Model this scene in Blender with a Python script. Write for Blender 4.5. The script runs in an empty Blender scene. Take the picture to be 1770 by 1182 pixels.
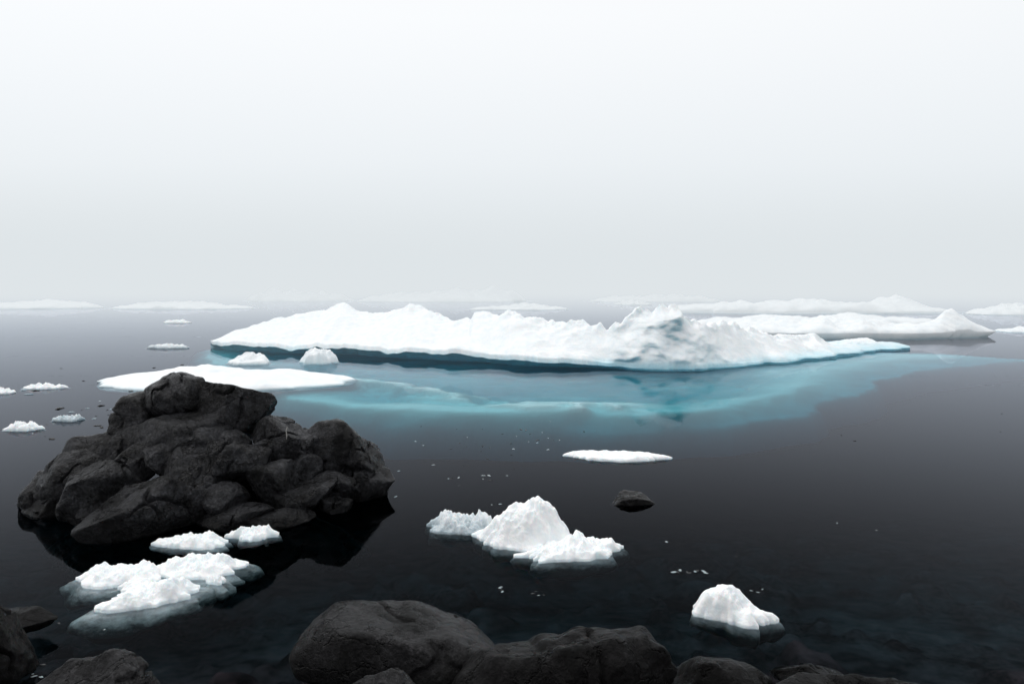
import bpy, bmesh, math, random
import numpy as np
from mathutils import Vector, noise, Matrix

scene = bpy.context.scene
coll = scene.collection
scene.view_settings.view_transform = 'Standard'
scene.view_settings.look = 'None'
scene.view_settings.exposure = 0

# ------------------------------------------------------------------ helpers
def nrm(x, y, z):
    return noise.noise(Vector((x, y, z)))
def fbm(x, y, z, o=4, H=1.0, l=2.1):
    return noise.fractal(Vector((x, y, z)), H, l, o)
def ridged(x, y, z, o=4):
    return noise.ridged_multi_fractal(Vector((x, y, z)), 1.0, 2.1, o, 1.0, 2.0)
def sstep(a, b, x):
    t = min(1.0, max(0.0, (x-a)/(b-a))); return t*t*(3-2*t)
def interp(tab, x):
    xs = [p[0] for p in tab]
    return float(np.interp(x, xs, [p[1] for p in tab]))

def make(name, verts, faces, mat, label=None, category=None, group=None, parent=None, kind=None, loc=(0,0,0), smooth=True):
    me = bpy.data.meshes.new(name)
    me.from_pydata([tuple(v) for v in verts], [], faces)
    bm = bmesh.new(); bm.from_mesh(me)
    bmesh.ops.recalc_face_normals(bm, faces=bm.faces)
    bm.to_mesh(me); bm.free()
    if smooth:
        me.polygons.foreach_set('use_smooth', [True]*len(me.polygons))
    me.materials.append(mat)
    ob = bpy.data.objects.new(name, me)
    ob.location = loc
    coll.objects.link(ob)
    if label: ob["label"] = label
    if category: ob["category"] = category
    if group: ob["group"] = group
    if kind: ob["kind"] = kind
    if parent: ob.parent = parent
    return ob

# ------------------------------------------------------------------ node helpers
def mat_new(name):
    m = bpy.data.materials.new(name); m.use_nodes = True
    m.node_tree.nodes.clear()
    return m, m.node_tree.nodes, m.node_tree.links
def N(nodes, t, **kw):
    n = nodes.new(t)
    for k, v in kw.items():
        if k.startswith('i_'):
            n.inputs[k[2:].replace('_', ' ')].default_value = v
        else: setattr(n, k, v)
    return n
def ramp(nodes, stops):
    r = nodes.new('ShaderNodeValToRGB')
    cr = r.color_ramp
    while len(cr.elements) < len(stops): cr.elements.new(0.5)
    for e, (p, c) in zip(cr.elements, stops):
        e.position = p; e.color = (*c, 1)
    return r

def ice_material(name, scale=1.0, top=(0.89,0.91,0.92), low=(0.42,0.66,0.74), z0=0.0, z1=0.35, bump=0.4, sub=(0.75,0.86,0.9), grey=0.0, deep=None, deepz=-.35, dimple=.5, sss=0.0, rad=.1):
    m, n, L = mat_new(name)
    geo = N(n, 'ShaderNodeNewGeometry')
    sep = N(n, 'ShaderNodeSeparateXYZ'); L.new(geo.outputs['Position'], sep.inputs[0])
    no = N(n, 'ShaderNodeTexNoise', i_Scale=1.3*scale, i_Detail=8.0, i_Roughness=0.6); L.new(geo.outputs['Position'], no.inputs['Vector'])
    a = N(n, 'ShaderNodeMath', operation='MULTIPLY_ADD'); L.new(no.outputs['Fac'], a.inputs[0]); a.inputs[1].default_value = -(z1-z0)*1.1
    L.new(sep.outputs['Z'], a.inputs[2])
    mr = N(n, 'ShaderNodeMapRange', interpolation_type='SMOOTHSTEP'); L.new(a.outputs[0], mr.inputs['Value'])
    mr.inputs['From Min'].default_value = z0-(z1-z0)*0.7; mr.inputs['From Max'].default_value = z1-(z1-z0)*0.35
    mix = N(n, 'ShaderNodeMix', data_type='RGBA'); L.new(mr.outputs[0], mix.inputs[0])
    mix.inputs[6].default_value = (*low,1); mix.inputs[7].default_value = (*top,1)
    no2 = N(n, 'ShaderNodeTexNoise', i_Scale=5.0*scale, i_Detail=6.0, i_Roughness=0.65); L.new(geo.outputs['Position'], no2.inputs['Vector'])
    rp = ramp(n, [(0.3, (0.88-grey,0.93-grey,0.96-grey)), (0.6, (1,1,1))]); L.new(no2.outputs['Fac'], rp.inputs[0])
    mm = N(n, 'ShaderNodeMix', data_type='RGBA', blend_type='MULTIPLY'); mm.inputs[0].default_value = 1.0
    L.new(mix.outputs[2], mm.inputs[6]); L.new(rp.outputs[0], mm.inputs[7])
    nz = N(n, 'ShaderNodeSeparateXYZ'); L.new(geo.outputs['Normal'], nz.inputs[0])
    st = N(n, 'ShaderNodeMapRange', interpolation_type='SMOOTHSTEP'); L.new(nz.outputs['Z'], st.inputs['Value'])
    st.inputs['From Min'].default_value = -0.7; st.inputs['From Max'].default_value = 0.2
    bl = N(n, 'ShaderNodeMix', data_type='RGBA'); L.new(st.outputs[0], bl.inputs[0]); bl.inputs[6].default_value = (0.50,0.66,0.72,1); bl.inputs[7].default_value=(1,1,1,1)  # downward-facing ice tinted darker: overhang shade painted into the colour
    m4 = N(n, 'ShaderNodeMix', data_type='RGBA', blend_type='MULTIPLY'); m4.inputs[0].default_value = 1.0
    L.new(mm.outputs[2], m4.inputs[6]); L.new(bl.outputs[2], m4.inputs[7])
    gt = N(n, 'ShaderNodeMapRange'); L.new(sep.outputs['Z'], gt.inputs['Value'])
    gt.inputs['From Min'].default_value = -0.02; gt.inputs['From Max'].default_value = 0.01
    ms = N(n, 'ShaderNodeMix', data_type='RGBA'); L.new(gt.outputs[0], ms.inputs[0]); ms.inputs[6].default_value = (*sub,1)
    if deep:  # submerged colour darkens with depth, a painted fade in place of transparency
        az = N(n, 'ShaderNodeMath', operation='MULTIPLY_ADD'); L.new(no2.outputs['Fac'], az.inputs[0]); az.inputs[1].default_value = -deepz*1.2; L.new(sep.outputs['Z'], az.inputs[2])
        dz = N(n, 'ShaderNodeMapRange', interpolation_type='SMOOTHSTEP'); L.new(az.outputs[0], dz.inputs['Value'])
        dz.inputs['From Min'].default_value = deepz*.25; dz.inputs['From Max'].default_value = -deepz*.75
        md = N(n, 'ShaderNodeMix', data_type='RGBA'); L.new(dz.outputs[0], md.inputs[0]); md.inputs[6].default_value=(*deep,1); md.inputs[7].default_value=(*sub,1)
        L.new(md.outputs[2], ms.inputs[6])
    L.new(m4.outputs[2], ms.inputs[7])
    b1 = N(n, 'ShaderNodeTexNoise', i_Scale=14.0*scale, i_Detail=7.0, i_Roughness=0.6); L.new(geo.outputs['Position'], b1.inputs['Vector'])
    v1 = N(n, 'ShaderNodeTexVoronoi', feature='SMOOTH_F1', i_Scale=7.0*scale); L.new(geo.outputs['Position'], v1.inputs['Vector'])
    ad = N(n, 'ShaderNodeMath', operation='MULTIPLY_ADD'); L.new(v1.outputs['Distance'], ad.inputs[0]); ad.inputs[1].default_value = dimple; L.new(b1.outputs['Fac'], ad.inputs[2])
    bp = N(n, 'ShaderNodeBump', i_Strength=bump, i_Distance=0.05/scale); L.new(ad.outputs[0], bp.inputs['Height'])
    p = N(n, 'ShaderNodeBsdfPrincipled', i_Roughness=0.42, i_IOR=1.31)
    L.new(ms.outputs[2], p.inputs['Base Color']); L.new(bp.outputs[0], p.inputs['Normal'])
    p.inputs['Specular IOR Level'].default_value = 0.4
    if sss:
        p.inputs['Subsurface Weight'].default_value = sss
        p.inputs['Subsurface Radius'].default_value = (.55, .85, 1.0)
        p.inputs['Subsurface Scale'].default_value = rad
    o = N(n, 'ShaderNodeOutputMaterial'); L.new(p.outputs[0], o.inputs['Surface'])
    return m

def rock_material(name, c0=(0.0028,0.003,0.0035), c1=(0.058,0.060,0.067), speck=1.0, scale=1.0, crack=-.7, spec=.22, bump=1.0, fine=True, bed=False):
    m, n, L = mat_new(name)
    geo = N(n, 'ShaderNodeNewGeometry')
    sep = N(n, 'ShaderNodeSeparateXYZ'); L.new(geo.outputs['Position'], sep.inputs[0])
    n1 = N(n, 'ShaderNodeTexNoise', i_Scale=2.0*scale, i_Detail=10.0, i_Roughness=0.72); L.new(geo.outputs['Position'], n1.inputs['Vector'])
    r1 = ramp(n, [(0.40, c0), (0.70, c1)]); L.new(n1.outputs['Fac'], r1.inputs[0])
    n2 = N(n, 'ShaderNodeTexNoise', i_Scale=30.0, i_Detail=6.0, i_Roughness=0.8); L.new(geo.outputs['Position'], n2.inputs['Vector'])
    r2 = ramp(n, [(0.38, (0.3,0.3,0.31)), (0.52, (.9,.9,.9)), (0.64, (2.4,2.4,2.4))]); L.new(n2.outputs['Fac'], r2.inputs[0])
    mm = N(n, 'ShaderNodeMix', data_type='RGBA', blend_type='MULTIPLY'); mm.inputs[0].default_value = speck
    L.new(r1.outputs[0], mm.inputs[6]); L.new(r2.outputs[0], mm.inputs[7])
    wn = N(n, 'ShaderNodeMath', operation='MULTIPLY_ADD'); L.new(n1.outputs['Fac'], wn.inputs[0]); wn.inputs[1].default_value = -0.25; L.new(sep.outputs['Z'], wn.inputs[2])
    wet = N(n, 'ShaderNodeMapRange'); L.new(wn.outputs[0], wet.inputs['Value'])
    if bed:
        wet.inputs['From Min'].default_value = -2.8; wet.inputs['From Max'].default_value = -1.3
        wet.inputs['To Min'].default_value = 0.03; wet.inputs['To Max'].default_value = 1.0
    else:
        wet.inputs['From Min'].default_value = -0.05; wet.inputs['From Max'].default_value = 0.12
        wet.inputs['To Min'].default_value = 0.25; wet.inputs['To Max'].default_value = 1.0
    m3 = N(n, 'ShaderNodeVectorMath', operation='SCALE'); L.new(mm.outputs[2], m3.inputs[0]); L.new(wet.outputs[0], m3.inputs['Scale'])
    p = N(n, 'ShaderNodeBsdfPrincipled')
    b1 = N(n, 'ShaderNodeTexNoise', i_Scale=5.0, i_Detail=14.0 if fine else 3.0, i_Roughness=0.74 if fine else .4); L.new(geo.outputs['Position'], b1.inputs['Vector'])
    h = b1.outputs['Fac']
    if crack:
        wv = N(n, 'ShaderNodeTexNoise', i_Scale=1.2, i_Detail=7.0, i_Roughness=.6); L.new(geo.outputs['Position'], wv.inputs['Vector'])
        vm = N(n, 'ShaderNodeVectorMath', operation='MULTIPLY_ADD'); L.new(wv.outputs['Color'], vm.inputs[0]); vm.inputs[1].default_value = (1.4,1.4,1.4); L.new(geo.outputs['Position'], vm.inputs[2])
        vo = N(n, 'ShaderNodeTexVoronoi', feature='DISTANCE_TO_EDGE', i_Scale=1.4*scale); L.new(vm.outputs[0], vo.inputs['Vector'])
        cr = N(n, 'ShaderNodeMapRange'); L.new(vo.outputs['Distance'], cr.inputs['Value']); cr.inputs['From Max'].default_value = 0.02
        cr.inputs['To Min'].default_value = crack; cr.inputs['To Max'].default_value = 0.0
        ad = N(n, 'ShaderNodeMath', operation='ADD'); L.new(h, ad.inputs[0]); L.new(cr.outputs[0], ad.inputs[1]); h = ad.outputs[0]
    if bump:
        bp = N(n, 'ShaderNodeBump', i_Strength=bump, i_Distance=0.12); L.new(h, bp.inputs['Height'])
        L.new(bp.outputs[0], p.inputs['Normal'])
    rr = N(n, 'ShaderNodeMapRange'); L.new(n1.outputs['Fac'], rr.inputs['Value']); rr.inputs['From Min'].default_value=0.35; rr.inputs['From Max'].default_value=0.65
    rr.inputs['To Min'].default_value = 0.18; rr.inputs['To Max'].default_value = 0.42
    L.new(rr.outputs[0], p.inputs['Roughness'])
    p.inputs['Specular IOR Level'].default_value = spec
    L.new(m3.outputs[0], p.inputs['Base Color'])
    o = N(n, 'ShaderNodeOutputMaterial'); L.new(p.outputs[0], o.inputs['Surface'])
    return m

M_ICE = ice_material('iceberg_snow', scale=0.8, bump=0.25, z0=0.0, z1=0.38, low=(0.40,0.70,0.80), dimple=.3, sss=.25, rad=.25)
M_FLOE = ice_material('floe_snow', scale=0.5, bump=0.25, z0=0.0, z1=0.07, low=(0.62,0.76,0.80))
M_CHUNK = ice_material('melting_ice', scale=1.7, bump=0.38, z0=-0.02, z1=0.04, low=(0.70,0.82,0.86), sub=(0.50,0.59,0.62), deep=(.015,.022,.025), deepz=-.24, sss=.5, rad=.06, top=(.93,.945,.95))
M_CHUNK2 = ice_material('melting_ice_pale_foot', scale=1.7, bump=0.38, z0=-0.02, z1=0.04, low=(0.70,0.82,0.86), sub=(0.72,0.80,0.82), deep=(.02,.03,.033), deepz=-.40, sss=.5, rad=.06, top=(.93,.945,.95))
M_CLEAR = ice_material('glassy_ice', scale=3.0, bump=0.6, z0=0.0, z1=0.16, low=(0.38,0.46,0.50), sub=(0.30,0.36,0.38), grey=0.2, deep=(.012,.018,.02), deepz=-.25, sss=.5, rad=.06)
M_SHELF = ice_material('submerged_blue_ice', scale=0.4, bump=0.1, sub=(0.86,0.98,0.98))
M_ROCK = rock_material('dark_basalt')
M_ROCK2 = rock_material('speckled_granite', c0=(0.003,0.003,0.0032), c1=(0.050,0.049,0.053), crack=-.6)
M_ROCK3 = rock_material('black_granite', c0=(0.001,0.001,0.001), c1=(0.016,0.015,0.016), crack=-.6, spec=.14)

# ------------------------------------------------------------------ sea water
m, n, L = mat_new('calm_sea_water')
lw = N(n, 'ShaderNodeLayerWeight'); lw.inputs['Blend'].default_value = 0.5
pw = N(n, 'ShaderNodeMath', operation='POWER'); pw.inputs[1].default_value = 8.8; L.new(lw.outputs['Facing'], pw.inputs[0])
gl = N(n, 'ShaderNodeBsdfGlossy', i_Roughness=0.0); gl.inputs['Color'].default_value=(0.85,0.895,1.0,1)
rf = N(n, 'ShaderNodeBsdfRefraction', i_Roughness=0.0, i_IOR=1.33); rf.inputs['Color'].default_value=(0.97,0.98,1,1)
mx = N(n, 'ShaderNodeMixShader'); L.new(pw.outputs[0], mx.inputs[0]); L.new(rf.outputs[0], mx.inputs[1]); L.new(gl.outputs[0], mx.inputs[2])
ab = N(n, 'ShaderNodeVolumeAbsorption'); ab.inputs['Color'].default_value = (0.08, 0.70, 0.755, 1); ab.inputs['Density'].default_value = 0.85
o = N(n, 'ShaderNodeOutputMaterial'); L.new(mx.outputs[0], o.inputs['Surface']); L.new(ab.outputs[0], o.inputs['Volume'])
M_WATER = m
R = 2500
bv = [(-R,-20,0),(R,-20,0),(R,R,0),(-R,R,0),(-R,-20,-18),(R,-20,-18),(R,R,-18),(-R,R,-18)]
bf = [(0,1,2,3),(7,6,5,4),(0,4,5,1),(1,5,6,2),(2,6,7,3),(3,7,4,0)]
make('sea_water', bv, bf, M_WATER, kind='structure', smooth=False)

# ------------------------------------------------------------------ seabed, shore, and an unseen hill added behind the viewpoint to block sky light
def seabed_z(x, y):
    if y < 3.0: return interp([(-140,40),(-60,20),(-25,9),(-10,3.4),(-4,1.9),(0,1.35),(3,0.3)], y)
    return -11.3+ 11.6*math.exp(-((y-3)/25.0)**1.1) 
def axis(lo, hi, fl, fh, step):
    mid = list(np.arange(fl, fh, step))
    out = []; s = step; v = fh
    while v < hi: out.append(v); s *= 1.3; v += s
    out.append(hi)
    lft = []; s = step; v = fl-step
    while v > lo: lft.append(v); s *= 1.3; v -= s
    lft.append(lo)
    return lft[::-1]+mid+out
xs = axis(-2400, 2400, -8, 8, 0.06); ys = axis(-140, 2400, 2, 13, 0.06)
vs = []
for y in ys:
    for x in xs:
        z = seabed_z(x, y)
        if y < 1: z += min(1,(1-y)/6)*(1.2*fbm(x*.12, y*.12, 3, 4) if abs(x) < 300 else 0)
        fade = sstep(0,2.5,y)*(1-sstep(8,12.5,y))*(1-sstep(5.5,8,abs(x)))
        if fade > 0:
            wx, wy = x+.2*nrm(x*1.5,y*1.5,5), y+.2*nrm(x*1.5,y*1.5,15)
            d, _ = noise.voronoi(Vector((wx*1.5, wy*1.5, 3.1)))
            d2, _ = noise.voronoi(Vector((wx*3.0, wy*3.0, 9.1)))
            z += fade*(0.75*math.sqrt(max(0, 0.20-d[0]**2)) * sstep(-.2,.25,nrm(x*.6,y*.6,1)) + 0.45*math.sqrt(max(0, .13-d2[0]**2)) + 0.10*nrm(x*.8, y*.8, 0) - .12)
        vs.append((x, y, z))
nx = len(xs)
fs = [(j*nx+i, j*nx+i+1, (j+1)*nx+i+1, (j+1)*nx+i) for j in range(len(ys)-1) for i in range(nx-1)]
M_BED = rock_material('seabed_stones', c0=(0.008,0.0045,0.005), c1=(0.13,0.060,0.066), speck=0.0, crack=0, spec=.0, bump=0, fine=False, bed=True)
make('seabed_ground', vs, fs, M_BED, kind='structure')

# ------------------------------------------------------------------ fog banks (thin layers, thicker close to the water)
def fog(y0, y1, w, h, sig, z0, col):
    m, n, L = mat_new('fog_volume')
    a = N(n, 'ShaderNodeVolumeAbsorption'); a.inputs['Color'].default_value=(0,0,0,1); a.inputs['Density'].default_value=sig
    e = N(n, 'ShaderNodeEmission'); e.inputs['Color'].default_value=(*col,1); e.inputs['Strength'].default_value=sig  # fog glows by itself, standing in for scattered daylight
    s = N(n, 'ShaderNodeAddShader'); L.new(a.outputs[0], s.inputs[0]); L.new(e.outputs[0], s.inputs[1])
    o = N(n, 'ShaderNodeOutputMaterial'); L.new(s.outputs[0], o.inputs['Volume'])
    v = [(-w,y0,z0),(w,y0,z0),(w,y1,z0),(-w,y1,z0),(-w,y0,h),(w,y0,h),(w,y1,h),(-w,y1,h)]
    f = [(3,2,1,0),(4,5,6,7),(0,1,5,4),(1,2,6,5),(2,3,7,6),(3,0,4,7)]
    make('fog_bank', v, f, m, kind='structure', smooth=False)
FC = (0.735,0.782,0.808)
for k, (y0, h, sg) in enumerate([(20,4,.0026),(22,7.5,.0024),(28,15,.0024),(38,5,.0042),(45,11,.0024),(52,20,.0020),(60,6,.0050),(125,10,.006),(120,24,.0040)]):
    fog(y0, 1500+k*20, 1500+k*20, h, sg, .02+k*.004, FC)

# ------------------------------------------------------------------ main iceberg
lip = [(-14.2,32.2),(-12.8,30.4),(-10.9,29.5),(-6.8,28.2),(-3.0,26.4),(-.1,24.9),(1.2,24.5),(3.0,24.1),(4.2,23.6),(5.4,23.4),(6.5,23.6),(7.8,24.3),(9.3,25.2),(11.7,26.8),(15,29.0),(17.4,30.6),(18.4,32.0)]
rid = [(-14.2,32.6,.28),(-13.6,33.2,.62),(-12,35,1.28),(-10.5,35,1.58),(-9.4,35.2,1.7),(-8.75,35,1.95),(-8.1,34.4,1.9),(-6.95,33.5,1.55),(-5.8,32.6,1.66),(-4.7,31.7,1.97),(-4.1,31.2,1.8),(-2.6,29.7,1.38),(-1.75,28.9,1.40),(-1.6,28.9,1.72),(-.8,28.3,1.74),(-.12,27.8,2.0),(.9,27.2,1.58),(1.43,26.8,1.40),(2.7,26.0,1.55),(3.5,25.2,1.45),(3.8,24.9,1.80),(4.1,24.7,1.78),(4.5,24.5,2.16),(5.2,24.4,2.10),(5.9,24.4,2.2),(6.4,24.6,1.85),(7.1,25.2,1.48),(9.6,27.4,1.18),(10.6,28,.86),(11.4,28.6,.98),(12.2,29.2,.62),(12.9,29.5,.70),(14,30.3,.36),(15.6,31,.44),(17.2,31.8,.28),(18.4,32.4,.16)]
XE = 18.4
Yr_t = [(a,b) for a,b,c in rid]; Zr_t = [(a,c) for a,b,c in rid]
lipz = [(-14.2,.2),(-11,.26),(-6,.28),(-2,.26),(0.5,.2),(2.5,.12),(4,.05),(9,.04),(12,.08),(18.4,.06)]
NU, NV, NB = 700, 140, 46
verts = []; prof_n = 0
for iu in range(NU+1):
    u = iu/NU; X = -14.2 + u*(XE+14.2)
    rg0 = sstep(-1.5, 1.5, X)
    yf0 = interp(lip, X) + 0.35*nrm(X*.7, 0, 7) + (0.5+.4*sstep(7,10,X))*nrm(X*.35, 3, 7) + .6*sstep(7,10,X)*nrm(X*1.3,3,8)
    jit = .10*nrm(X*2.2,1,2) + .035*nrm(X*8,1,2)
    yf = yf0+jit
    yr = max(interp(Yr_t, X), yf+0.1); zr0 = interp(Zr_t, X)
    zj = .08*fbm(X*2.2,4,4,4)*(.5+rg0)
    lz = interp(lipz, X)*(1+.8*nrm(X*.7,2,2)+.25*nrm(X*2.5,2,2)); end = sstep(0, .03, min(u, 1-u)*1.0)
    cliff = sstep(2.8, 4.2, X)*(1-sstep(6.8, 9.0, X)); right = sstep(1.5, 5, X)
    yb = yr + 4.5*end + .1 + 0.6*nrm(X*.5,9,1)*end
    col = []
    uc = (1-right)*0.85+.05
    col.append((yf+1.4*end, -1.0)); col.append((yf+1.2*end, -.5))
    for k in range(5):
        t = k/4
        col.append((yf+(0.9-0.85*t**1.6)*uc*end + (1-t)*0.08, -0.25+(lz+.25)*t))
    thick = 0.10*(1-right)+.05
    ex = 0.85*(1-cliff)+0.75*cliff
    for k in range(NV+1):
        t = k/NV
        s = t**ex; s = s*(1-.35*(1-cliff)) + sstep(0,1,t)*.35*(1-cliff)
        zr = zr0*(1+zj*sstep(.55,1,t))
        z = lz + thick*sstep(0, 0.03, t) + (zr-lz-thick)*s
        y = yf0 + jit*(1-sstep(0,.15,t)) + (yr-yf0)*t
        amp = sstep(0, .10, t)*(0.45+0.55*sstep(.4,1,t))
        nz = 0.24*fbm(X*.4, y*.6, 1.0, 3) + 0.02*fbm(X*1.3, y*3, 4, 3)
        crest = sstep(.70, .95, t)
        rr = ridged(X*1.0, y*1.0, 2, 4)-1.0
        nz += crest*(.07+.08*rg0)*rr + crest*(.03+.04*rg0)*fbm(X*4,y*4,9,4)
        nz += (1-rg0)*0.12*(ridged(X*.25+y*.25, y*.6-X*.05, 11, 3)-.9)
        nz += (rg0*(1-cliff))*(0.18*(ridged(X*.6+4, y*.9, 3, 3)-1.1)+.05*fbm(X*2.5,y*3,1,3))
        nz += cliff*(.08*(ridged(X*.9, z*1.0, 5, 3)-1.2))
        nz *= min(1, zr/0.6)
        z2 = max(z+amp*nz*end, lz*.5+.03)
        y2 = y + cliff*sstep(0,.15,t)*(-.24*(ridged(X*.45+z*.2, z*.5-X*.15, 8, 3)-1.0) - .26*fbm(X*.8, z*1.1, 5, 3) - .03*fbm(X*4,z*4,2,4))
        col.append((y2, z2))
    zt = col[-1][1]; yt = col[-1][0]
    for k in range(1, NB+1):
        t = k/NB
        z = zt*(1-sstep(0,1,t)**.9) - 0.4*sstep(.7,1,t)
        y = yt + (yb-yt)*t
        z += 0.12*fbm(X*.8, y*.8, 1, 4)*sstep(0,.1,t)*(1-t)
        col.append((y, z))
    col.append((yb-.3*end, -1.0))
    prof_n = len(col)
    verts += [(X, y, z) for y, z in col]
P = prof_n
faces = [(a*P+b, (a+1)*P+b, (a+1)*P+(b+1)%P, a*P+(b+1)%P) for a in range(NU) for b in range(P)]
faces.append(tuple(range(P))); faces.append(tuple(range(NU*P, NU*P+P))[::-1])
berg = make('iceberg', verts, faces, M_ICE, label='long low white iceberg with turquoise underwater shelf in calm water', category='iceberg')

# submerged shelf
poly = np.array([(-14.8,32),(-12.6,27.2),(-9.6,23),(-8.2,20.3),(-6.4,18.2),(-4.4,16.8),(-1.5,16.1),(2.2,15.9),(5,16.3),(7.8,17.8),(10.2,20.1),(12.6,23.0),(15,25.2),(18.5,26.8),(22,28.5),(19,31.5),(10,34),(0,35.5),(-10,35.8)])
def segd(px, py, a, b):
    e = b-a; t = np.clip(((px-a[0])*e[0]+(py-a[1])*e[1])/(e@e), 0, 1)
    return np.hypot(px-a[0]-e[0]*t, py-a[1]-e[1]*t)
def sdf(px, py):
    d = np.full(px.shape, 1e9); inside = np.zeros(px.shape, bool)
    for i in range(len(poly)):
        a = poly[i]; b = poly[(i+1)%len(poly)]
        d = np.minimum(d, segd(px, py, a, b))
        c = ((a[1] > py) != (b[1] > py)) & (px < (b[0]-a[0])*(py-a[1])/(b[1]-a[1]+1e-12)+a[0])
        inside ^= c
    return np.where(inside, d, -d)
gx = np.arange(-18, 25, .12); gy = np.arange(13.5, 39, .12)
GX, GY = np.meshgrid(gx, gy); S = sdf(GX, GY)
mirror_streak = np.array([(-7.2,22.9),(-5.4,22.0),(-3.6,20.7),(-2.2,19.6),(-1.0,18.6),(-.3,17.9),(1,17.5),(2.6,17.4),(4.2,17.8)])  # shallow ridge added so a pale band imitates the crest's reflection
LD = np.full(GX.shape, 1e9)
for i in range(len(mirror_streak)-1): LD = np.minimum(LD, segd(GX, GY, mirror_streak[i], mirror_streak[i+1]))
verts = []
for j in range(len(gy)):
    for i in range(len(gx)):
        x, y = gx[i], gy[j]; s = S[j,i] + .35*fbm(x*.5, y*.5, 2, 4)
        rim = interp([(-15,.5),(-9,1.0),(-5,.85),(0,.8),(5,.9),(9,.8),(13,.65),(22,.6)], x)
        inn = interp([(-15,1.0),(-9,1.8),(-5,1.9),(0,2.0),(4,1.9),(8,1.35),(12,.85),(22,.7)], x)
        dep = rim + (inn-rim)*sstep(1.0, 3.6, s)
        yl = interp(lip, x)
        dep += .4*sstep(yl-2.2, yl-.2, y)*(1-sstep(2,5,x))
        dep *= 1 + .32*fbm(x*.25, y*.6, 8, 5)
        ld = LD[j,i] + .40*fbm(x*.8, y*1.3, 3, 5)
        dl = .32 + .18*fbm(x*1.5,y*1.5,6,4)
        w = (1-sstep(.15, .95, abs(ld)))*sstep(-.55,0,fbm(x*.7,y*.7,12,3))*(1-sstep(2.5,4.2,x))
        dep = dep*(1-w)+min(dep,dl)*w
        dep = max(dep, .14)
        soft = interp([(-15,.5),(0,.7),(5,1.1),(12,2.4),(22,2.4)], x)
        dep += 1.3*(1-sstep(0,soft,s))
        z = -dep - 12.0*(1-sstep(-1.0, .15, s))
        verts.append((x, y, z))
nx = len(gx)
faces = [(j*nx+i, j*nx+i+1, (j+1)*nx+i+1, (j+1)*nx+i) for j in range(len(gy)-1) for i in range(nx-1) if S[j,i] > -2.0]
used = sorted(set(q for f in faces for q in f)); rm = {q:k for k,q in enumerate(used)}
make('submerged_shelf', [verts[q] for q in used], [tuple(rm[q] for q in f) for f in faces], M_SHELF, parent=berg, label='turquoise ice shelf under the water surface')

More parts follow.
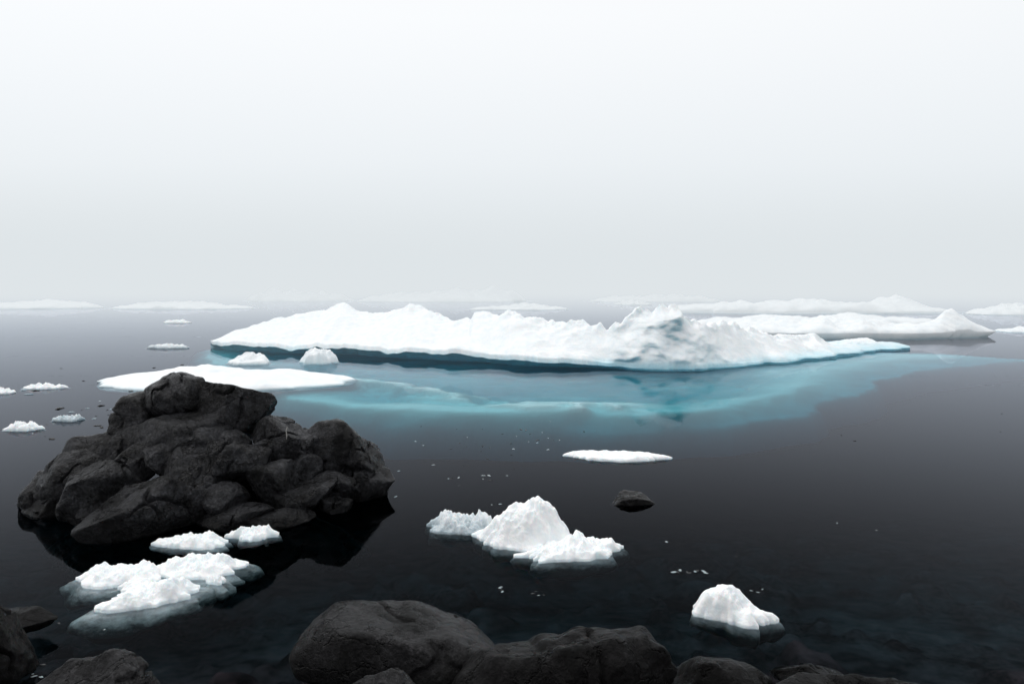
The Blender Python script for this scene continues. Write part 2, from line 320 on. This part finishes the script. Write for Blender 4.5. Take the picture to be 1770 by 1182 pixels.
# ------------------------------------------------------------------ generic floes / chunks
def floe(name, cx, cy, a, b, H, seed, mat, label, category='ice floe', group=None, rot=0, peaks=(), rough=.08, nf=1.0,
         foot=1.12, depth=.35, edge=.35, na=120, nr=34, outl=.22, pw=2.2, lipz=.03, warp=.25, under=0.0, facet=False, cap=.93, pits=1.0):
    ca, sa = math.cos(rot), math.sin(rot)
    verts = []
    R0 = [(k/nr) for k in range(1, nr+1)]
    sc = max(a, b)
    rnd = random.Random(seed*7+1)
    lobes = []
    for (dx, dy, sg, h) in peaks:
        K = 5; a0 = rnd.uniform(0, 6.28)
        lobes.append((dx, dy, sg, h, [(math.cos(a0+6.283*q/K+rnd.uniform(-.45,.45)), math.sin(a0+6.283*q/K+rnd.uniform(-.45,.45)), rnd.uniform(.65,1.4)) for q in range(K)]))
    hf = .4 if facet else 1.0
    def outline(th):
        c, s = math.cos(th), math.sin(th)
        return 1 + outl*fbm(c*1.1+seed*3.7, s*1.1, seed, 3 if facet else 4) + hf*(outl*.35*nrm(c*4, s*4, seed) + outl*.2*nrm(c*10, s*10, seed))
    oo = [outline(2*math.pi*i/na) for i in range(na)]
    osm = [1 + outl*fbm(math.cos(6.2832*i/na)*1.1+seed*3.7, math.sin(6.2832*i/na)*1.1, seed, 2) for i in range(na)]
    er = 6 if facet else 14
    def top(lx, ly, r):
        qx, qy = lx/sc, ly/sc
        wx = lx + warp*sc*.45*fbm(qx*2.2+seed, qy*2.2, 1.7, 4); wy = ly + warp*sc*.45*fbm(qx*2.2+seed, qy*2.2, 7.7, 4)
        e = H*edge*(1+.6*fbm(qx*2*nf+seed*2, qy*2*nf, 3, 3))
        z = lipz + e*(1-r**er) + H*(1-edge)*(1-r**pw)
        q = 1-r**5
        if facet:
            zl = 0
            for (dx, dy, sg, h, pl) in lobes:
                ux, uy = (wx-dx)/sg, (wy-dy)/sg
                mm = math.log(sum(math.exp(7*(c*ux+s*uy)/dk) for c, s, dk in pl)/1.4)/7
                f = max(0, 1-max(0, mm)); f = min(f, cap)/cap
                zl = max(zl, h*f**.85)
            zl *= (1-r**6)
            k = .06
            hh = max(0, min(1, .5+.5*(zl-z)/k)); z = z*(1-hh)+zl*hh + k*hh*(1-hh)*.6
            z += pits*q*(.020*fbm(lx*11+seed, ly*11, z*11, 4) - .028*max(0, nrm(lx*8+seed*3, ly*8, z*8+4))) * min(1, sc/.3)
        else:
            for (dx, dy, sg, h, pl) in lobes:
                qq = math.hypot((wx-dx)/sg, (wy-dy)/(sg*.8))
                z += h*max(0, 1-qq/2.0)**1.5 * 1.15
        z += q*rough*(fbm(qx*nf*2.0+seed, qy*nf*2.0, seed*1.3, 4) + (.2 if facet else .5)*(ridged(qx*nf*1.1+seed, qy*nf*1.1, seed, 3)-1.1))
        return max(z, lipz*.4+.004)
    verts.append((0,0,top(0,0,0)))
    for r in R0:
        for i in range(na):
            th = 2*math.pi*i/na
            ok = osm[i]*(1-r**8)+oo[i]*r**8
            lx, ly = math.cos(th)*a*r*ok, math.sin(th)*b*r*ok
            verts.append((lx, ly, top(lx, ly, r)))
    F = foot-1
    prof = [(1.0-under,-.006),(1+F*.2-under,-depth*.08),(1+F*.45,-depth*.18),(1+F*.7,-depth*.3),(1+F*.9,-depth*.45),(1+F,-depth*.65),(1+F*.6,-depth*.85),(.6,-depth)]
    for (rr, z) in prof:
        for i in range(na):
            th = 2*math.pi*i/na; c, s = math.cos(th), math.sin(th)
            g = rr-(1-under); bl = min(1, -z/(depth*.4)) if g > .001 else 0
            k = rr + (g > .001)*(F+.05)*.5*fbm(c*1.5+seed*5, s*1.5, seed+z*2/depth, 2)
            ok = oo[i]*(1-bl)+osm[i]*bl
            verts.append((c*a*k*ok, s*(b*(1-bl)+(b+.3*F*(a-b))*bl)*k*ok, z*(1+.5*fbm(c*1.8, s*1.8, seed+rr*2, 2)*(g > .001))))
    verts.append((0,0,-depth))
    nrg = nr+len(prof)
    faces = [(0, 1+i, 1+(i+1)%na) for i in range(na)]
    for r in range(nrg-1):
        for i in range(na):
            A = 1+r*na+i; B = 1+r*na+(i+1)%na
            faces.append((A, A+na, B+na, B))
    last = len(verts)-1; base = 1+(nrg-1)*na
    faces += [(last, base+(i+1)%na, base+i) for i in range(na)]
    verts = [(x*ca-y*sa, x*sa+y*ca, z) for x,y,z in verts]
    return make(name, verts, faces, mat, label=label, category=category, group=group, loc=(cx,cy,0))

floe('ice_floe', -8.9, 20.9, 3.8, 2.0, .20, 3, M_FLOE, 'flat snow covered ice floe with tapering ends behind dark rocks', rough=.09, nf=1.6, foot=1.02, depth=.5, edge=.5, na=240, nr=50, outl=.16, peaks=[(-.8,.5,1.3,.2)])
floe('ice_block', -9.9, 25.7, .8, .55, .24, 5, M_FLOE, 'small rounded snowy ice block floating beside the iceberg', 'ice block', rough=.12, peaks=[(.1,0,.35,.16)], depth=.4)
floe('ice_block', -7.35, 25.9, .68, .5, .40, 6, M_FLOE, 'boxy snow capped ice block floating beside the iceberg', 'ice block', rough=.08, edge=.85, pw=4, depth=.4, outl=.3, facet=True, peaks=[(-.1,0,.7,.60)])
floe('ice_slab', 1.8, 11.75, .87, .28, .055, 7, M_CHUNK, 'thin flat white ice slab floating alone on dark water', 'ice slab', rot=-.10, rough=.03, edge=.8, depth=.10, foot=1.0, outl=.3, lipz=.02, nf=2)
GI = 'melting ice chunks'
def chunk(*a, **k):
    k.setdefault('facet', True); k.setdefault('na', 280); k.setdefault('nr', 100); k.setdefault('group', GI); k.setdefault('outl', .6); k.setdefault('edge', .6)
    return floe('ice_chunk', *a, category='ice chunk', **k)
chunk(-.62, 8.4, .40, .24, .08, 11, M_CLEAR, 'grey glassy melting ice chunk with crumbly top', rough=.08, nf=2.4, foot=1.12, depth=.4, cap=.7, peaks=[(-.15,0,.34,.16),(.30,.03,.20,.20),(.05,0,.3,.12)])
chunk(.10, 8.0, .58, .32, .06, 12, M_CHUNK, 'white ice chunk rising to a pointed sloping wedge', rough=.06, nf=1.8, foot=1.08, depth=.4, warp=.4, cap=.88, pits=.8, peaks=[(.22,.03,.46,.50),(-.04,.0,.46,.26),(.30,.05,.24,.34),(-.30,-.05,.30,.13)])
chunk(.68, 7.6, .60, .22, .05, 13, M_CHUNK, 'low ragged white ice chunk with rough crest', rot=.22, rough=.08, nf=2.2, foot=1.15, depth=.4, warp=.5, peaks=[(.1,.03,.32,.19),(.35,.0,.26,.15),(-.22,0,.28,.10)])
chunk(2.0, 6.15, .33, .19, .06, 17, M_CHUNK, 'smooth slanted white ice wedge floating alone near shore', rot=-.35, rough=.04, nf=1.3, foot=1.1, depth=.35, warp=.3, cap=.7, pits=.35, peaks=[(-.12,.03,.36,.24),(.12,-.02,.30,.12)])
chunk(-3.68, 7.85, .36, .15, .06, 21, M_CHUNK, 'small flat white ice chunk touching the rock outcrop', rough=.05, nf=1.5, depth=.2, cap=.6, peaks=[(.1,0,.26,.09),(-.15,0,.26,.07)])
chunk(-3.08, 8.1, .25, .15, .06, 22, M_CHUNK, 'small flat white ice chunk against dark rock slab', rough=.05, nf=1.5, depth=.2, cap=.6, peaks=[(-.05,0,.26,.10)])
chunk(-3.32, 7.15, .42, .26, .06, 23, M_CHUNK2, 'lumpy white ice chunk with pale submerged foot', rough=.06, nf=2.0, foot=1.35, depth=.45, outl=.5, warp=.5, cap=.65, pits=.8, peaks=[(.13,.03,.30,.13),(-.14,0,.28,.11)])
chunk(-3.96, 6.95, .46, .23, .06, 24, M_CHUNK2, 'ragged white ice chunk with several low bumps', rot=-.2, rough=.06, nf=2.2, foot=1.3, depth=.45, outl=.5, warp=.5, cap=.65, pits=.8, peaks=[(-.25,0,.22,.10),(.18,0,.30,.13)])
chunk(-3.44, 6.48, .38, .20, .06, 25, M_CHUNK2, 'white wedge shaped ice chunk with pale submerged foot', rot=.3, rough=.05, nf=1.6, foot=1.4, depth=.45, outl=.5, warp=.4, cap=.7, pits=.6, peaks=[(.14,.02,.30,.17),(-.12,0,.28,.09)])
chunk(-3.68, 6.72, .16, .10, .04, 26, M_CHUNK2, 'tiny glassy ice chunk between larger melting chunks', rough=.03, nf=1.5, foot=2.0, depth=.4, na=120, nr=40)
chunk(-2.98, 6.85, .09, .05, .03, 27, M_CHUNK2, 'tiny glassy ice chunk between larger melting chunks', rough=.03, nf=1.5, foot=2.0, depth=.4, na=120, nr=40)

G = 'ice floes fading into the fog'
floe('ice_floe', 18.8, 39.0, 8.2, 2.3, .42, 31, M_FLOE, 'long snowy ice floe with a pointed hump at one end', group=G, rough=.24, nf=3.0, edge=.6, na=300, nr=80, outl=.2, peaks=[(6.1,0,1.2,.85),(-.6,.6,1.8,.35),(-4.5,.3,1.6,.2)], foot=.95, depth=.8, lipz=.30, under=.06)
floe('ice_floe', 22.5, 49.5, 9.0, 2.6, .35, 45, M_FLOE, 'long low snowy ice floe with soft hummocks', group=G, rough=.22, nf=3.0, edge=.6, na=300, nr=80, outl=.2, peaks=[(2,0,2.0,.25),(-4.5,.3,1.6,.2)], depth=.8, lipz=.15)
floe('ice_floe', 31.5, 72, 15.5, 4.0, .65, 32, M_FLOE, 'very long snowy ice floe with a tall central peak', group=G, rough=.3, nf=4, edge=.6, na=300, nr=80, outl=.2, peaks=[(9.5,0,2.4,1.0),(0,0,4,.4),(-8,0,4,.2)], depth=1, lipz=.15)
floe('ice_floe', -61, 84, 10, 3.5, .6, 33, M_FLOE, 'flat snow covered ice floe in fog', group=G, rough=.3, nf=3, edge=.6, peaks=[(5,0,2.5,.4)])
floe('ice_floe', -39.5, 82, 7.6, 2.6, .4, 34, M_FLOE, 'flat snow covered ice floe in fog', group=G, rough=.2, nf=3, edge=.6, peaks=[(-1,0,2,.2)])
floe('ice_floe', -46, 94, 6, 2.4, .4, 44, M_FLOE, 'flat snow covered ice floe in fog', group=G, rough=.2, nf=3, edge=.6)
floe('ice_floe', -38, 120, 9, 5, 1.2, 35, M_FLOE, 'low hummocky ice floe barely visible in fog', group=G, rough=.6, nf=3, peaks=[(-3,0,3,.7)])
floe('ice_floe', -11.5, 116, 13, 6, 1.2, 36, M_FLOE, 'long ice floe with a hump barely visible in fog', group=G, rough=.6, nf=3, peaks=[(9,0,2.6,1.4),(2,0,4,.5)])
floe('ice_floe', .8, 79, 5.3, 2, .4, 37, M_FLOE, 'small flat ice floe in fog', group=G, rough=.22, nf=3, peaks=[(1,0,1.2,.3)])
floe('ice_floe', 17, 96, 2.6, 1.4, .5, 38, M_FLOE, 'small flat ice floe in fog', group=G, rough=.25, nf=2)
floe('ice_floe', 24.5, 114, 11, 4, .9, 39, M_FLOE, 'low hummocky ice floe barely visible in fog', group=G, rough=.5, nf=3)
floe('ice_floe', 50, 67, 5.2, 2.4, .6, 40, M_FLOE, 'snowy ice floe with a rounded hump in fog', group=G, rough=.3, nf=3, peaks=[(-1,0,1.5,.4)])
floe('ice_floe', 32.5, 42.5, 2.4, 1.1, .25, 41, M_FLOE, 'small flat ice floe', group=G, rough=.2, nf=2)
G2 = 'small drifting ice pieces'
for (x,y,a,b,h,s,lb) in [(-25.5,52,1.05,.5,.2,51,'small white drifting ice piece'),(-16.0,31.8,.85,.4,.14,52,'small grey drifting ice piece'),(-13.45,19.6,.55,.22,.07,53,'small white drifting ice piece'),
    (-14.0,18.7,.3,.2,.08,54,'small white drifting ice piece'),(-10.05,14.05,.36,.16,.08,55,'small lumpy drifting ice piece'),(-9.75,15.0,.3,.14,.06,56,'small lumpy drifting ice piece'),(12.4,36.2,1.2,.5,.2,57,'small white drifting ice piece')]:
    floe('ice_piece', x, y, a, b, h, s, M_CLEAR if s in (52,56) else M_CHUNK, lb, 'ice piece', group=G2, rough=.08, nf=2, na=120, nr=36, depth=.15, outl=.4)

# ------------------------------------------------------------------ boulders
def boulder(name, c, size, seed, mat, sub=6, cuts=11, cut=(.50,.90), rot=(0,0,0), rough=.05, label=None, category=None, group=None, parent=None, flat=0, k=.07, groove=.46, lump=.13, peak=0):
    rnd = random.Random(seed)
    bm = bmesh.new(); bmesh.ops.create_icosphere(bm, subdivisions=sub, radius=1.0)
    co = np.array([v.co[:] for v in bm.verts])
    pl = []
    for _ in range(cuts):
        nv = Vector((rnd.gauss(0,1), rnd.gauss(0,1), rnd.gauss(0,.8))).normalized(); pl.append((np.array(nv), rnd.uniform(*cut)))
    if flat: pl.append((np.array((rnd.uniform(-.15,.15), rnd.uniform(-.3,.1), 1.0)), flat))
    for nv, d in pl:
        nv = nv/np.linalg.norm(nv)
        s = co@nv - d
        push = np.where(s > -k, np.where(s < k, (s+k)**2/(4*k), s), 0)
        co = co - push[:,None]*nv*0.94
    mn, mxx = co.min(0), co.max(0)
    co = (co-(mn+mxx)/2)/((mxx-mn)/2)
    if peak:
        f = 1-peak*np.clip(co[:,2], 0, 1)
        co[:,0] = co[:,0]*f + .12*np.clip(co[:,2],0,1); co[:,1] *= f
    E = Matrix.Rotation(rot[2],3,'Z') @ Matrix.Rotation(rot[1],3,'Y') @ Matrix.Rotation(rot[0],3,'X')
    co = co*np.array(size)*1.05
    co = co@np.array(E).T
    sm = sum(size)/3
    for i, v in enumerate(bm.verts):
        q = Vector(co[i]); nn = q.normalized(); w = q/sm
        d = lump*fbm(w.x*.9+seed, w.y*.9, w.z*.9, 3) + rough*fbm(w.x*2.6+seed, w.y*2.6, w.z*2.6, 6)
        c1 = abs(nrm(w.x*.9+seed*2, w.y*.9, w.z*.9)+.15*nrm(w.x*3,w.y*3,w.z*3+seed))
        d -= groove*.5*max(0, 1-c1/.05)**1.0 * sstep(-.1,.2,nrm(w.x+seed,w.y,w.z+9))
        r = ridged(w.x*.9+seed*2, w.y*.9, w.z*1.3, 3)
        d -= groove*.5*max(0, r-1.55)
        v.co = q + nn*d*sm
    me = bpy.data.meshes.new(name); bm.to_mesh(me); bm.free()
    me.polygons.foreach_set('use_smooth', [True]*len(me.polygons)); me.materials.append(mat)
    ob = bpy.data.objects.new(name, me); ob.location = c; coll.objects.link(ob)
    if label: ob['label'] = label
    if category: ob['category'] = category
    if group: ob['group'] = group
    if parent: ob.parent = parent
    return ob

def mound():
    na, nr = 220, 80; verts = [(0,0,.6)]; faces = []
    def H(lx, ly, r):
        return -4.0 + 4.5*(1-r**1.7) + .16*fbm(lx*1.5, ly*1.5, 5, 5)
    for k in range(1, nr+1):
        for i in range(na):
            th = 2*math.pi*i/na; r = k/nr
            o = 1+.18*fbm(math.cos(th)*1.3, math.sin(th)*1.3, 4, 4)
            lx, ly = math.cos(th)*2.9*r*o, math.sin(th)*1.7*r*o
            verts.append((lx, ly, H(lx, ly, r)))
    faces = [(0,1+i,1+(i+1)%na) for i in range(na)]
    for r in range(nr-1):
        for i in range(na):
            A = 1+r*na+i; B = 1+r*na+(i+1)%na; faces.append((A,A+na,B+na,B))
    verts.append((0,0,-4.6)); l = len(verts)-1; b = 1+(nr-1)*na
    faces += [(l, b+(i+1)%na, b+i) for i in range(na)]
    return make('rock_outcrop', verts, faces, M_ROCK, label='dark craggy rock outcrop of fused boulders rising from calm water', category='rock', loc=(-4.35, 9.6, 0))
outc = mound()
ox, oy = -4.35, 9.6
B = [(-5.38,10.0,1.00,.40,.50,.42,141,0,(0,-.45,.1)),
     (-5.05,9.95,1.26,.40,.48,.42,101,0,(0,-.15,.3)),
     (-4.70,9.92,1.30,.34,.42,.38,102,.8,(0,.12,.3)),
     (-4.12,9.95,1.08,.56,.50,.52,103,.8,(0,.38,.2)),
     (-4.85,9.6,.78,.92,.60,.50,104,.6,(-.15,.05,0)),
     (-4.15,9.65,.66,.60,.60,.40,105,0,(0,.2,.4)),
     (-5.72,9.75,.56,.48,.55,.46,106,0,(0,-.6,.2)),
     (-6.30,9.5,.14,.58,.50,.34,107,0,(0,-.45,.1)),
     (-5.88,9.3,.32,.50,.42,.40,108,0,(0,-.4,-.2)),
     (-5.30,8.8,.28,.44,.38,.44,109,0,(0,.1,.6)),
     (-4.5,8.38,.18,.68,.45,.44,110,0,(.1,-.05,.3)),
     (-4.98,9.05,.60,.26,.28,.28,111,0,(0,0,.3)),
     (-4.62,9.1,.66,.32,.30,.25,112,0,(0,.3,.7)),
     (-4.15,8.95,.47,.42,.36,.40,113,0,(0,.1,-.5)),
     (-3.68,9.15,.54,.44,.33,.33,114,0,(0,.3,.5)),
     (-3.92,9.4,.80,.30,.26,.17,115,0,(0,.1,.2)),
     (-3.30,9.7,.74,.38,.36,.31,116,0,(0,.35,0)),
     (-2.98,9.75,.62,.28,.3,.28,131,0,(0,.2,0)),
     (-2.60,9.95,.58,.44,.45,.45,117,.8,(0,.15,.3)),
     (-2.18,9.85,.42,.35,.38,.35,118,.8,(0,.25,.6)),
     (-2.05,9.7,.16,.28,.34,.30,132,.8,(0,.15,.6)),
     (-3.12,9.05,.34,.36,.33,.31,119,0,(0,-.1,.4)),
     (-2.75,8.98,.18,.44,.32,.17,120,.6,(0,-.15,.2)),
     (-3.45,8.5,.06,.46,.28,.14,121,.6,(0,-.1,.08)),
     (-2.92,8.55,.04,.42,.24,.12,133,.6,(0,-.1,.2)),
     (-3.65,8.7,.22,.28,.28,.24,122,0,(0,.1,.5)),
     (-5.15,8.6,.1,.3,.3,.26,123,0,(0,.1,.1)),
     (-3.0,10.1,.40,.7,.5,.36,124,0,(0,.1,.1)),
     (-5.25,10.15,.72,.55,.5,.56,125,0,(0,-.3,.1)),
     (-6.1,9.1,.04,.42,.35,.22,126,0,(0,-.1,.1)),
     (-2.45,9.35,.18,.32,.32,.24,127,0,(0,.1,.9)),
     (-3.48,9.35,.70,.2,.18,.16,128,0,(0,.1,.9)),
     (-3.98,8.6,.25,.2,.2,.22,129,0,(0,.1,.9)),
     (-4.65,9.4,.92,.26,.25,.18,130,0,(0,.1,.5)),
     (-2.85,9.45,.46,.22,.2,.2,134,0,(0,.1,.5)),
     (-5.6,8.75,.12,.22,.22,.22,135,0,(0,.1,.5)),
     (-2.35,9.1,.05,.24,.2,.12,136,.6,(0,.1,.5)),
     (-4.45,8.95,.36,.18,.2,.2,137,0,(0,.1,.5)),
     (-5.55,9.45,.62,.28,.26,.25,138,0,(0,-.3,.5)),
     ]
for (x,y,z,sx,sy,sz,sd,fl,rt) in B:
    boulder('boulder', (x-ox,y-oy,z), (sx*.98,sy*.98,sz*.98), sd, M_ROCK, sub=6 if sx > .3 else 5, flat=fl, rot=rt, parent=outc)

GR = 'shore rocks'
boulder('shore_rock', (-.88,5.45,.0), (.80,.45,.33), 201, M_ROCK2, cuts=7, cut=(.66,.95), k=.08, label='large smooth rounded dark granite boulder at the shore', category='rock', group=GR, rough=.03, rot=(0,.08,.05), groove=.18, flat=.75)
boulder('shore_rock', (.36,4.90,.05), (.80,.42,.46), 202, M_ROCK3, cuts=14, cut=(.5,.88), k=.04, label='broad humped black boulder at the shore', category='rock', group=GR, rough=.07, groove=.3, peak=.30, lump=.16)
boulder('shore_rock', (-.83,4.55,.22), (.24,.2,.22), 203, M_ROCK2, label='small pointed speckled shore rock', category='rock', group=GR, rot=(0,-.4,0))
boulder('shore_rock', (-2.85,4.6,.19), (.44,.3,.27), 204, M_ROCK2, label='angular speckled shore rock', category='rock', group=GR, peak=.3, cuts=14, k=.04)
boulder('shore_rock', (-4.05,5.15,.20), (.38,.35,.36), 205, M_ROCK3, label='dark shore rock', category='rock', group=GR)
boulder('shore_rock', (-4.25,5.75,.13), (.32,.2,.10), 206, M_ROCK3, label='flat dark shore rock at the waterline', category='rock', group=GR)
boulder('shore_rock', (1.50,4.98,-.02), (.42,.3,.24), 207, M_ROCK3, label='dark angular shore rock partly under water', category='rock', group=GR, peak=.4, cuts=14, k=.04)
boulder('shore_rock', (2.28,5.22,-.02), (.28,.2,.11), 208, M_ROCK3, label='low dark shore rock barely above the water', category='rock', group=GR, peak=.2, cuts=14, k=.04)
boulder('shore_rock', (2.40,4.78,.07), (.60,.25,.16), 209, M_ROCK3, label='long low dark shore rock', category='rock', group=GR, cuts=14, k=.04)
boulder('shore_rock', (1.64,9.5,-.02), (.30,.26,.12), 210, M_ROCK2, label='single small flat dark rock poking out of the water', category='rock', group=GR, sub=6, k=.08)

tv = []; tf = []
pts = [(0,0,0,.007),(.005,0,.06,.006),(-.006,.004,.12,.005),(.012,0,.17,.004)]
for (x,y,z,r) in pts:
    for i in range(6):
        a = i*math.pi/3; tv.append((x+r*math.cos(a), y+r*math.sin(a), z))
for k in range(3):
    for i in range(6): tf.append((k*6+i, k*6+(i+1)%6, (k+1)*6+(i+1)%6, (k+1)*6+i))
tf += [tuple(range(6))[::-1], tuple(range(18,24))]
m, n, L = mat_new('bleached_wood'); p = N(n,'ShaderNodeBsdfPrincipled',i_Roughness=.8)
t = N(n,'ShaderNodeTexNoise',i_Scale=40.0); r = ramp(n,[(.3,(.3,.29,.27)),(.7,(.55,.54,.52))]); L.new(t.outputs['Fac'],r.inputs[0]); L.new(r.outputs[0],p.inputs['Base Color'])
o = N(n,'ShaderNodeOutputMaterial'); L.new(p.outputs[0],o.inputs['Surface'])
make('driftwood_twig', tv, tf, m, label='thin pale twig standing upright among dark boulders', category='twig', loc=(-3.1,9.38,.86))

# ------------------------------------------------------------------ drifting flecks
protos = []
rnd = random.Random(5)
for k in range(5):
    bm = bmesh.new(); bmesh.ops.create_icosphere(bm, subdivisions=3, radius=1.0)
    for v in bm.verts:
        q = v.co.copy(); d = 1+.6*fbm(q.x*1.2+k*5, q.y*1.2, q.z*1.2, 3)
        v.co = Vector((q.x*d, q.y*d*.6, q.z*d*.28))
    me = bpy.data.meshes.new('ice_fleck'); bm.to_mesh(me); bm.free(); me.materials.append(M_CLEAR)
    me.polygons.foreach_set('use_smooth', [True]*len(me.polygons))
    protos.append(me)
m, n, L = mat_new('dark_weed'); p = N(n,'ShaderNodeBsdfPrincipled',i_Roughness=.5)
t = N(n,'ShaderNodeTexNoise',i_Scale=40.0); r = ramp(n,[(.3,(.006,.006,.007)),(.7,(.03,.03,.033))]); L.new(t.outputs['Fac'],r.inputs[0]); L.new(r.outputs[0],p.inputs['Base Color'])
o = N(n,'ShaderNodeOutputMaterial'); L.new(p.outputs[0],o.inputs['Surface'])
wme = protos[3].copy(); wme.name = 'weed_scrap'; wme.materials.clear(); wme.materials.append(m)
def fleck(x, y, s, weed=False):
    ob = bpy.data.objects.new('weed_scrap' if weed else 'ice_fleck', wme if weed else rnd.choice(protos))
    ob.location = (x, y, s*.05); ob.scale = (s*rnd.uniform(.8,1.6), s, s*rnd.uniform(.7,1.3)); ob.rotation_euler = (0,0,rnd.uniform(0,6.3))
    coll.objects.link(ob)
    if weed:
        ob['label'] = 'tiny dark seaweed scrap floating on still water'; ob['category'] = 'seaweed'; ob['group'] = 'floating seaweed scraps'
    else:
        ob['label'] = 'tiny clear ice fleck floating on still water'; ob['category'] = 'ice fleck'; ob['group'] = 'floating ice flecks'
for (cx, cy, rx, ry, cnt, s0, s1) in [(.45,13.2,.6,1.2,16,.015,.035),(-.7,11.5,.9,2.0,22,.012,.03),(-.5,9.2,.5,.6,6,.01,.02),(-11.5,20,3.0,6,30,.03,.09),(-9.8,15,1.8,2.6,34,.02,.05),
      (1.85,7.1,.14,.07,10,.012,.025),(-.1,6.7,.08,.08,4,.01,.018),(.25,6.6,.06,.1,4,.008,.016),(1.8,7.95,.05,.04,2,.015,.03),(2.4,6.7,.12,.08,3,.008,.014),
      (-7.4,9.6,.7,1.2,9,.012,.03),(9.5,12,4,4,8,.012,.025),(5,8.2,2.5,2.0,8,.008,.015),(-3.7,5.35,.2,.2,6,.01,.02),(-4,6,.4,.4,4,.008,.016),(-1.5,12.5,1.2,2,10,.012,.025)]:
    for k in range(cnt):
        fleck(rnd.gauss(cx, rx*.6), rnd.gauss(cy, ry*.6), rnd.uniform(s0, s1), weed=rnd.random() < .6)

# ------------------------------------------------------------------ light
sun = bpy.data.lights.new('sun', 'SUN'); sun.energy = 1.0; sun.angle = math.radians(40); sun.color = (1,.985,.96)
so = bpy.data.objects.new('sun', sun); coll.objects.link(so); so.location = (0,0,50)
d = Vector((-0.50, 0.20, 0.9)).normalized()
so.rotation_euler = d.to_track_quat('Z','Y').to_euler()
w = bpy.data.worlds.new('World'); scene.world = w; w.use_nodes = True
n = w.node_tree.nodes; L = w.node_tree.links; n.clear()
sky = N(n, 'ShaderNodeTexSky', sky_type='NISHITA'); sky.sun_disc = False
sky.sun_elevation = math.asin(d.z); sky.sun_rotation = math.atan2(d.x, d.y); sky.dust_density = 5
tc = N(n, 'ShaderNodeTexCoord'); sp = N(n, 'ShaderNodeSeparateXYZ'); L.new(tc.outputs['Generated'], sp.inputs[0])
rp = ramp(n, [(0.0,(.765,.81,.84)),(.12,(.845,.885,.915)),(.36,(.965,.98,.99)),(1.0,(1.0,1.0,1.0))]); L.new(sp.outputs['Z'], rp.inputs[0])
b1 = N(n, 'ShaderNodeBackground', i_Strength=0.96); L.new(rp.outputs[0], b1.inputs['Color'])
b2 = N(n, 'ShaderNodeBackground', i_Strength=0.01); L.new(sky.outputs[0], b2.inputs['Color'])
ad = N(n, 'ShaderNodeAddShader'); L.new(b1.outputs[0], ad.inputs[0]); L.new(b2.outputs[0], ad.inputs[1])
o = N(n, 'ShaderNodeOutputWorld'); L.new(ad.outputs[0], o.inputs['Surface'])

# ------------------------------------------------------------------ camera
cam = bpy.data.cameras.new('camera'); cam.lens = 24; cam.sensor_width = 36; cam.shift_y = -0.057
cam.clip_end = 6000; cam.clip_start = .05
co = bpy.data.objects.new('camera', cam); co.location = (0,0,3); co.rotation_euler = (math.radians(90),0,0)
coll.objects.link(co); scene.camera = co
